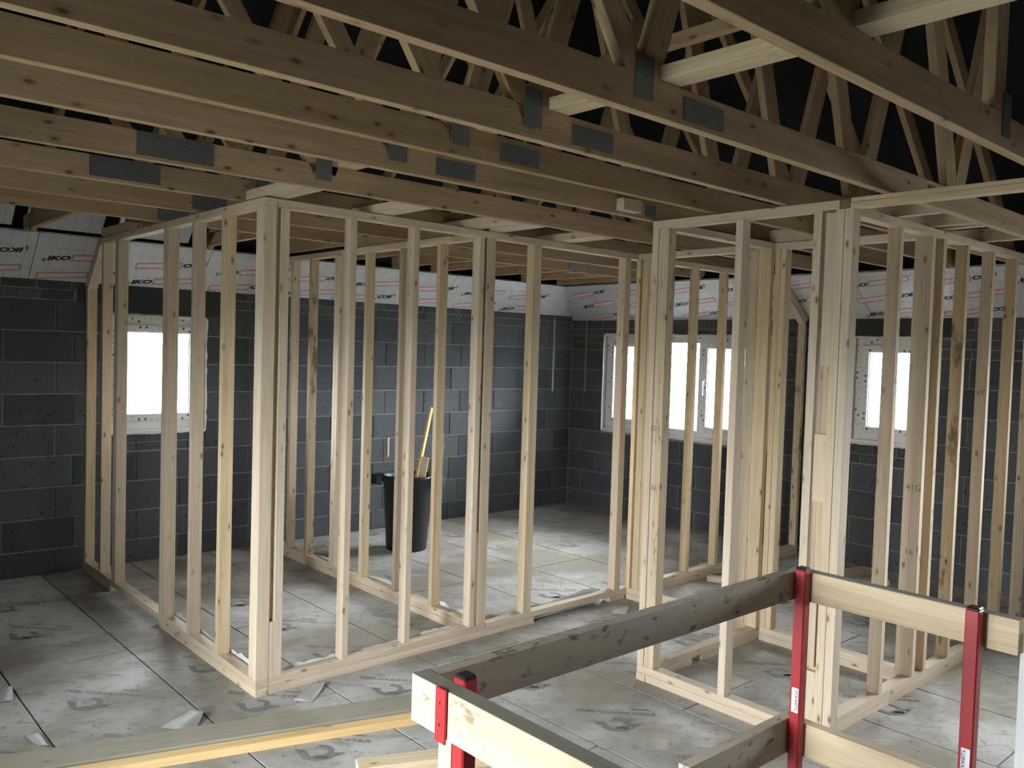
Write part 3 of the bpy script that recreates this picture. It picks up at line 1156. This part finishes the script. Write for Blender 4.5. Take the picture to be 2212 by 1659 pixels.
for tt in [o for o in COL.objects if o.name.startswith('partition_frame')]:
    lb = tt['label']
    if lb.startswith('cross'):
        film_strip(tt, (XA3 + DS + .010, 3.98), (XA3 + DS + .010, 5.9), .002, .03)
    elif lb.startswith('long'):
        film_strip(tt, (2.0, YA2(2.0) + DS + .008), (3.08, YA2(3.08) + DS + .008), .002, .02)
        film_strip(tt, (3.34, YA2(3.34) + DS + .008), (4.4, YA2(4.4) + DS + .008), .002, .03)
    elif lb.startswith('stud partition frame running'):
        film_strip(tt, (XA + .08, 3.98), (XA + .08, 5.2), .002, .03)
    elif lb.startswith('stud partition frame beyond'):
        film_strip(tt, (4.8, YB2 + DS + .012), (6.6, YB2 + DS + .012), .002, .02)

# ------------------------------------------------------------------ roof trusses
ZC0, ZC1 = 2.425, 2.532
TD = 0.038


def clip(p, q, zc):
    """clip segment (x,z)-(x,z) at height zc"""
    if q[1] <= zc:
        return p, q
    t_ = (zc - p[1]) / (q[1] - p[1])
    return p, (p[0] + (q[0] - p[0]) * t_, zc)


def truss(Y, label, plates, extra=()):
    t = thing('roof_truss', (3.0, Y, ZC0), label, 'roof truss', 'trussed rafters')
    y = Y + TD / 2
    zc = min(5.72, 8.62 - Y)
    box('bottom_chord', -0.42, 6.40, Y, Y + TD, ZC0, ZC1, W_TRUSS, t)

    def bar(nm, p, q, wd):
        p, q = clip(p, q, zc)
        beam(nm, (p[0], y, p[1]), (q[0], y, q[1]), (0, 1, 0), TD, wd, W_TRUSS, t)

    o = 0.049 * math.sqrt(2)
    bar('rafter', (6.36 + o, 2.44), (3.05 + o, 5.75), .097)
    bar('rafter', (-.38 - o, 2.44), (2.93 - o, 5.75), .097)
    bar('web', (1.905, 2.50), (1.02, 3.80), .080)
    bar('web', (1.935, 2.50), (2.96, 5.66), .090)
    bar('web', (4.140, 2.50), (3.06, 5.66), .110)
    bar('web', (4.190, 2.50), (4.74, 4.08), .110)
    for (p, q, wd) in extra:
        bar('web', p, q, wd)
    if zc < 5.7:
        xr = 8.8 - zc + o
        xl = zc - 2.82 - o
        box('flat_top_chord', xl, xr, Y, Y + TD, zc - .097, zc, W_TRUSS, t)
    for (x0, x1, z0, z1) in plates:
        b_ = box('nail_plate', x0, x1, Y - .0025, Y - .0002, z0, z1, M_PLATE, t, 0)
    return t


NA = (1.877, 1.958, 2.462, 2.586)
SPL = (2.105, 2.312, 2.441, 2.512)
NB = (4.08, 4.26, 2.47, 2.58)
BIG = (1.11, 1.415, 2.440, 2.530)
TYS = [(-0.16, 'roof truss overhead behind the camera position', [NA, SPL], ()),
       (0.43, 'roof truss overhead just outside the picture top right', [NA, SPL], ()),
       (1.025, 'nearest roof truss, its lower chord crossing the top right corner', [(2.98, 3.05, 2.46, 2.60)], (((2.955, 2.5), (2.92, 5.6), .09),)),
       (1.614, 'roof truss with two nail plates, second nearest to the camera', [NA, SPL, (3.86, 3.93, 2.45, 2.51)], ()),
       (2.081, 'third nearest roof truss, its chord starting at the top left corner', [NA, SPL], ()),
       (2.464, 'fourth nearest roof truss, nail plates in mid picture', [NA, SPL], ()),
       (2.863, 'fifth nearest roof truss, ending just above the cupboard post', [NA, SPL, (3.45, 3.53, 2.44, 2.5)], ()),
       (3.452, 'roof truss passing just in front of the corner post, with a long nail plate', [NA, BIG], ()),
       (4.064, 'roof truss over the first small room with a long nail plate at left', [BIG, NA], ()),
       (4.636, 'second last roof truss, over the rooms by the back wall', [(1.785, 1.975, 2.440, 2.515)], ()),
       (5.20, 'last roof truss by the back wall, carrying the hip joists', [(1.795, 1.985, 2.440, 2.515)], ())]
for Y, lb, pl, ex in TYS:
    truss(Y, lb, pl, ex)

# hip jack joists between the last truss and the back wall, each with its jack rafter
JX = [(1.35, 'at the far left'), (1.93, 'over the left partition'), (2.52, 'over the small window'), (3.10, 'left of the cross partition top'), (3.68, 'right of the cross partition top'),
      (4.26, 'above the bin'), (4.69, 'right of the bin'), (5.25, 'mid way to the right corner'), (5.82, 'near the right corner'), (6.33, 'closest to the right corner')]
for x, where in JX:
    t = thing('hip_joist', (x, 5.8, ZC0), 'short hip ceiling joist from last truss to back wall, ' + where, 'joist', 'hip jack joists')
    box('joist', x, x + .036, 5.24, 6.42, ZC0 + .001, ZC1 - .01, W_TRUSS, t)
    yt = 8.62 - min(5.7, (8.72 - x) if x > 3 else (x + 2.75)) + .05
    o = 0.049 * math.sqrt(2)
    if x > 6.0:
        continue
    beam('jack_rafter', (x + .018, 6.19 + o, 2.43), (x + .018, yt + o, 2.43 + 6.19 - yt), (1, 0, 0), .036, .097, W_TRUSS, t)
for x in (5.29, 5.53):
    mb = MB()
    mb.box(x, x + .075, 5.190, 5.197, 2.415, 2.57)
    mb.box(x - .012, x, 5.188, 5.197, 2.44, 2.56)
    mb.box(x, x + .075, 5.190, 5.29, 2.415, 2.4185)
    o = mb.build('joist_hanger', [M_HANGER])
    tag(o, 'grey steel joist hanger on the last truss, ' + ('left' if x < 5.4 else 'right') + ' one of the pair', 'joist hanger', 'joist hangers')

# longitudinal binder on top of the chords, in lengths
for a, b_, lb in ((-0.2, 1.75, 'pale longitudinal binder timber crossing over the nearest truss at top right'),
                  (1.76, 2.95, 'longitudinal binder timber on the chords in mid picture'), (2.96, 4.2, 'longitudinal binder timber above the front corner post')):
    o = box('binder', 1.99, 2.087, a, b_, 2.534, 2.575, W_STUD2)
    tag(o, lb, 'timber', 'binder timbers')

o = box('binder', 2.35, 2.388, 1.50, 2.2, 2.782, 2.826, W_TRUSS)
tag(o, 'short raised bracing timber between web members at upper middle right', 'timber', 'binder timbers')

# noggins
NOG = [(1.83, 1.95, 3.492, 4.062, 2.428, 2.476, 'flat noggin on the front corner post between two trusses'),
       (1.83, 1.95, 5.86, 6.40, 2.432, 2.488, 'flat noggin over the far end of the left partition'),
       (2.43, 2.555, 3.492, 4.062, 2.424, 2.466, 'flat noggin over the long frame, leftmost one'),
       (3.05, 3.17, 3.492, 4.062, 2.424, 2.466, 'flat noggin over the junction with the cross partition, left piece'),
       (3.25, 3.338, 3.492, 4.062, 2.424, 2.466, 'flat noggin over the junction with the cross partition, right piece'),
       (3.79, 3.925, 3.492, 4.062, 2.424, 2.466, 'flat noggin over the long frame near the doorway'),
       (4.10, 4.138, 1.655, 2.078, 2.424, 2.50, 'noggin over the right frame nearest the cupboard post'),
       (4.49, 4.528, 1.655, 2.078, 2.424, 2.50, 'noggin over the right frame, left of the close pair'),
       (4.63, 4.668, 1.655, 2.078, 2.424, 2.50, 'noggin over the right frame, right of the close pair'),
       (5.22, 5.258, 1.655, 2.078, 2.424, 2.50, 'noggin over the right frame farthest right'),
       (3.22, 3.36, 2.81, 2.861, 2.44, 2.50, 'small timber block on the truss beside the cupboard post top'),
       (4.62, 4.66, 2.505, 2.86, 2.424, 2.50, 'noggin above the inner frame between trusses'),
       (3.60, 3.70, 0.50, 1.00, 2.426, 2.47, 'noggin over the header at the top right')]
for x0, x1, y0, y1, z0, z1, lb in NOG:
    tag(box('ceiling_noggin', x0, x1, y0, y1, z0, z1, W_STUD), lb, 'timber', 'ceiling noggins')

# ------------------------------------------------------------------ guard rail round the stairwell
t = thing('guard_rail', (1.9, 1.0, 0), 'temporary guard rail of planks on red metal posts around the stairwell', 'guard rail')
box('rail_board', 1.143, 2.742, 1.494, 1.535, .905, 1.0, W_RAILD, t)
fb = box('rail_board', 1.100, 1.142, -0.95, 1.535, .895, 1.0, W_RAILW, t)
fb['label'] = 'pale splashed front plank'
box('dust_layer', 1.1005, 1.1415, -0.95, 1.534, 1.0002, 1.0012, W_GREY, t, 0)
box('rail_board', 2.700, 2.741, .812, 1.4935, .898, 1.0, W_RAIL, t)
box('dust_layer', 2.7005, 2.7405, .813, 1.493, 1.0002, 1.0012, W_GREY, t, 0)
box('rail_board', 2.10, 2.742, 1.494, 1.535, .37, .49, W_RAILD, t)
box('rail_board', 2.700, 2.741, .45, 1.4935, .36, .475, W_RAIL, t)
box('upright', 1.1465, 1.1845, 1.4465, 1.4925, 0, .893, W_RAIL, t)
V9, F9 = text_geo('OCKWELLT', 0.016, 0, 0.0003)
w9 = max(v[0] for v in V9)


def red_post(x0, y0, sticker, clampx=None):
    p = box('post', x0, x0 + .04, y0, y0 + .04, -.02, 1.012, M_RED, t, .004)
    box('end_cap', x0 + .001, x0 + .039, y0 + .001, y0 + .039, 1.009, 1.019, M_BLACKP, p, .004)
    box('base_plate', x0 - .02, x0 + .06, y0 - .02, y0 + .06, -.02, .003, M_RED, p, .001)
    if sticker:
        z0, flip = sticker
        box('sticker', x0 - .0006, x0 - .0001, y0 + .006, y0 + .031, z0, z0 + .085, M_LABEL, p, 0)
        k = 0.074 / w9
        mb = MB()
        mb.add([(v[0] * k, v[1] * 0.9, 0) for v in V9], F9)
        if not flip:
            mt = frame_mtx((x0 - .0011, y0 + .008, z0 + .080), (0, 0, -1), (0, 1, 0))
        else:
            mt = frame_mtx((x0 - .0011, y0 + .029, z0 + .006), (0, 0, 1), (0, -1, 0))
        mb.build('sticker_text', [M_INK], p, mt)
    return p


p1 = red_post(1.1435, 1.402, None)
c = box('clamp_bar', 1.0935, 1.0995, 1.402, 1.440, .885, 1.004, M_RED, p1, .0025)
for zz in (.925, .972):
    mb = MB()
    mb.poly([(1.0930, 1.421 + .0035 * math.cos(k * math.pi / 6), zz + .0035 * math.sin(k * math.pi / 6)) for k in range(12)])
    mb.build('screw_hole', [M_BLACKP], p1)
red_post(2.658, 1.452, (.52, False))
red_post(2.658, .904, (.515, True))

# ------------------------------------------------------------------ loose timber and other things
o = beam('plank', (0.52, 3.805, .022), (2.60, 3.185, .022), (0, 0, 1), .044, .17, W_GREY)
tag(o, 'long dusty grey plank lying on the floor at the lower left', 'plank')
o = beam('batten', (0.68, 3.625, .018), (2.58, 3.055, .018), (0, 0, 1), .036, .06, W_YEL)
tag(o, 'clean yellow planed batten lying along the grey plank', 'batten')
o = beam('lower_brace', (1.80, 2.868, .03), (2.33, 2.641, .03), (0, 0, 1), .06, .09, W_RAIL)
tag(o, 'knotty pine timber lying beneath the rail corner at the bottom', 'timber')
o = beam('white_board', (2.82, .83, 0.0), (2.795, .822, .965), (1, 0, 0), .02, .34, M_WHITEB)
o.location.y -= .16
tag(o, 'white board standing at the right picture edge behind the rail end', 'board')

# offcuts on the floor at the right
for x, y, L, a, h, lb in ((6.62, 3.22, .36, .35, .05, 'pale timber offcut on the floor below the right small window, upper one'),
                          (6.42, 2.98, .32, .45, .045, 'pale timber offcut on the floor below the right small window, lower one'),
                          (6.3, 2.62, .22, .2, .05, 'timber offcut behind the double stud on the right'),
                          (5.55, 3.70, .25, 1.1, .04, 'short timber offcut beside the hall skirting plate')):
    dx, dy = math.cos(a) * L / 2, math.sin(a) * L / 2
    o = beam('timber_offcut', (x - dx, y + dy, h / 2), (x + dx, y - dy, h / 2), (0, 0, 1), h, .075, W_STUD)
    tag(o, lb, 'offcut', 'timber offcuts')
for pts, lb in ((((5.07, 3.48), (5.16, 3.40), (5.24, 3.36), (5.33, 3.30)), 'dark crumpled strip on the hall floor, nearer one'), (((5.55, 3.42), (5.66, 3.34), (5.74, 3.26)), 'dark crumpled strip on the hall floor, farther one')):
    mb = MB()
    for (a, b_) in zip(pts[:-1], pts[1:]):
        d = (Vector(b_) - Vector(a)).normalized()
        nn = Vector((-d.y, d.x)) * .012
        z0, z1 = rnd.uniform(.006, .02), rnd.uniform(.006, .02)
        mb.quad((a[0] - nn.x, a[1] - nn.y, .002), (b_[0] - nn.x, b_[1] - nn.y, .002), (b_[0], b_[1], z1), (a[0], a[1], z0))
        mb.quad((a[0], a[1], z0), (b_[0], b_[1], z1), (b_[0] + nn.x, b_[1] + nn.y, .002), (a[0] + nn.x, a[1] + nn.y, .002))
    tag(mb.build('rubble_strip', [M_DIRTY]), lb, 'debris', 'strips of debris')


def flap(loc, ang, L, W, lift, label):
    """a corner of protective film curling up off the floor"""
    n = 10
    V, F = [], []
    for i in range(n + 1):
        s = i / n
        z = .002 + lift * s ** 2.2
        wd = W * (1 - 0.55 * s)
        for k in range(2):
            sgn = -1 if k == 0 else 1
            V.append((L * (s - .12 * s * s), sgn * wd / 2, z + (.006 * math.sin(5 * s) if k else 0)))
    for i in range(n):
        F.append((2 * i, 2 * i + 1, 2 * i + 3, 2 * i + 2))
    o = pydata('peeled_film', V, F, M_SHEET, None, True, Matrix.Translation(loc) @ Matrix.Rotation(ang, 4, 'Z'))
    m = o.modifiers.new('s', 'SOLIDIFY')
    m.thickness = .0012
    tag(o, label, 'film', 'peeling film corners')


flap((1.40, 3.72, 0), math.radians(35), .17, .16, .03, 'lifted corner of floor film by the long seam at lower left')
flap((0.90, 4.06, 0), math.radians(-88), .24, .05, .03, 'narrow bright curl of torn film at the bottom left corner')
flap((0.88, 4.50, 0), math.radians(70), .13, .08, .03, 'small torn film flap at the left picture edge')
flap((1.98, 3.66, 0), math.radians(36), .24, .10, .02, 'curled film flap beside the bottom plate of the long frame')
flap((4.28, 3.66, 0), math.radians(20), .15, .10, .02, 'crumpled film at the doorway corner of the long frame')

# dustbin with offcuts
bx, by = 4.19, 5.98
t = thing('dustbin', (bx, by, 0), 'black plastic dustbin standing by the back block wall', 'bin')


def lathe(prof, n=40):
    V, F = [], []
    for r, z in prof:
        for k in range(n):
            a = 2 * math.pi * k / n
            V.append((r * math.cos(a), r * math.sin(a), z))
    for i in range(len(prof) - 1):
        for k in range(n):
            F.append((i * n + k, i * n + (k + 1) % n, (i + 1) * n + (k + 1) % n, (i + 1) * n + k))
    return V, F


V, F = lathe([(0.0, .01), (.168, .0), (.172, .012), (.176, .06), (.205, .56), (.210, .565), (.211, .60), (.222, .605), (.226, .625), (.220, .64), (.212, .64), (.204, .60), (.198, .55), (.168, .03), (0, .03)])
pydata('body', V, F, M_BIN, t, True, Matrix.Translation((bx, by, 0)))
va = math.radians(-45)
for s in (0, math.pi):
    mb = MB()
    pts = []
    for i in range(9):
        a = va + s + (i - 4) / 4 * 0.42
        r = .226 + .085 * math.cos((i - 4) / 4 * H90) ** 0.7
        pts.append((bx + r * math.cos(a), by + r * math.sin(a)))
    base = [(bx + .222 * math.cos(va + s + (i - 4) / 4 * 0.42), by + .222 * math.sin(va + s + (i - 4) / 4 * 0.42)) for i in range(9)]
    for i in range(8):
        zt, zl = .615, .555
        mb.quad((*base[i], zt), (*base[i + 1], zt), (*pts[i + 1], zt + .01), (*pts[i], zt + .01))
        mb.quad((*pts[i], zt + .01), (*pts[i + 1], zt + .01), (*pts[i + 1], zl), (*pts[i], zl))
    o = mb.build('handle', [M_BIN], t)
    m = o.modifiers.new('s', 'SOLIDIFY')
    m.thickness = .006
o = beam('timber_offcut', (bx - .05, by - .02, .04), (bx + .27, by + .06, 1.20), (1, -1, 0), .022, .10, W_YEL)
tag(o, 'longest yellow timber offcut leaning up out of the bin', 'offcut', 'offcuts in the bin')
o = beam('timber_offcut', (bx + .07, by - .10, .05), (bx + .25, by - .10, .90), (1, -1, 0), .09, .02, W_GREY)
tag(o, 'dark board offcut leaning at the right inside the bin', 'offcut', 'offcuts in the bin')
o = beam('timber_offcut', (bx - .06, by - .12, .05), (bx + .06, by - .16, .80), (1, -1, 0), .06, .03, W_STUD2)
tag(o, 'short pale offcut standing in the middle of the bin', 'offcut', 'offcuts in the bin')
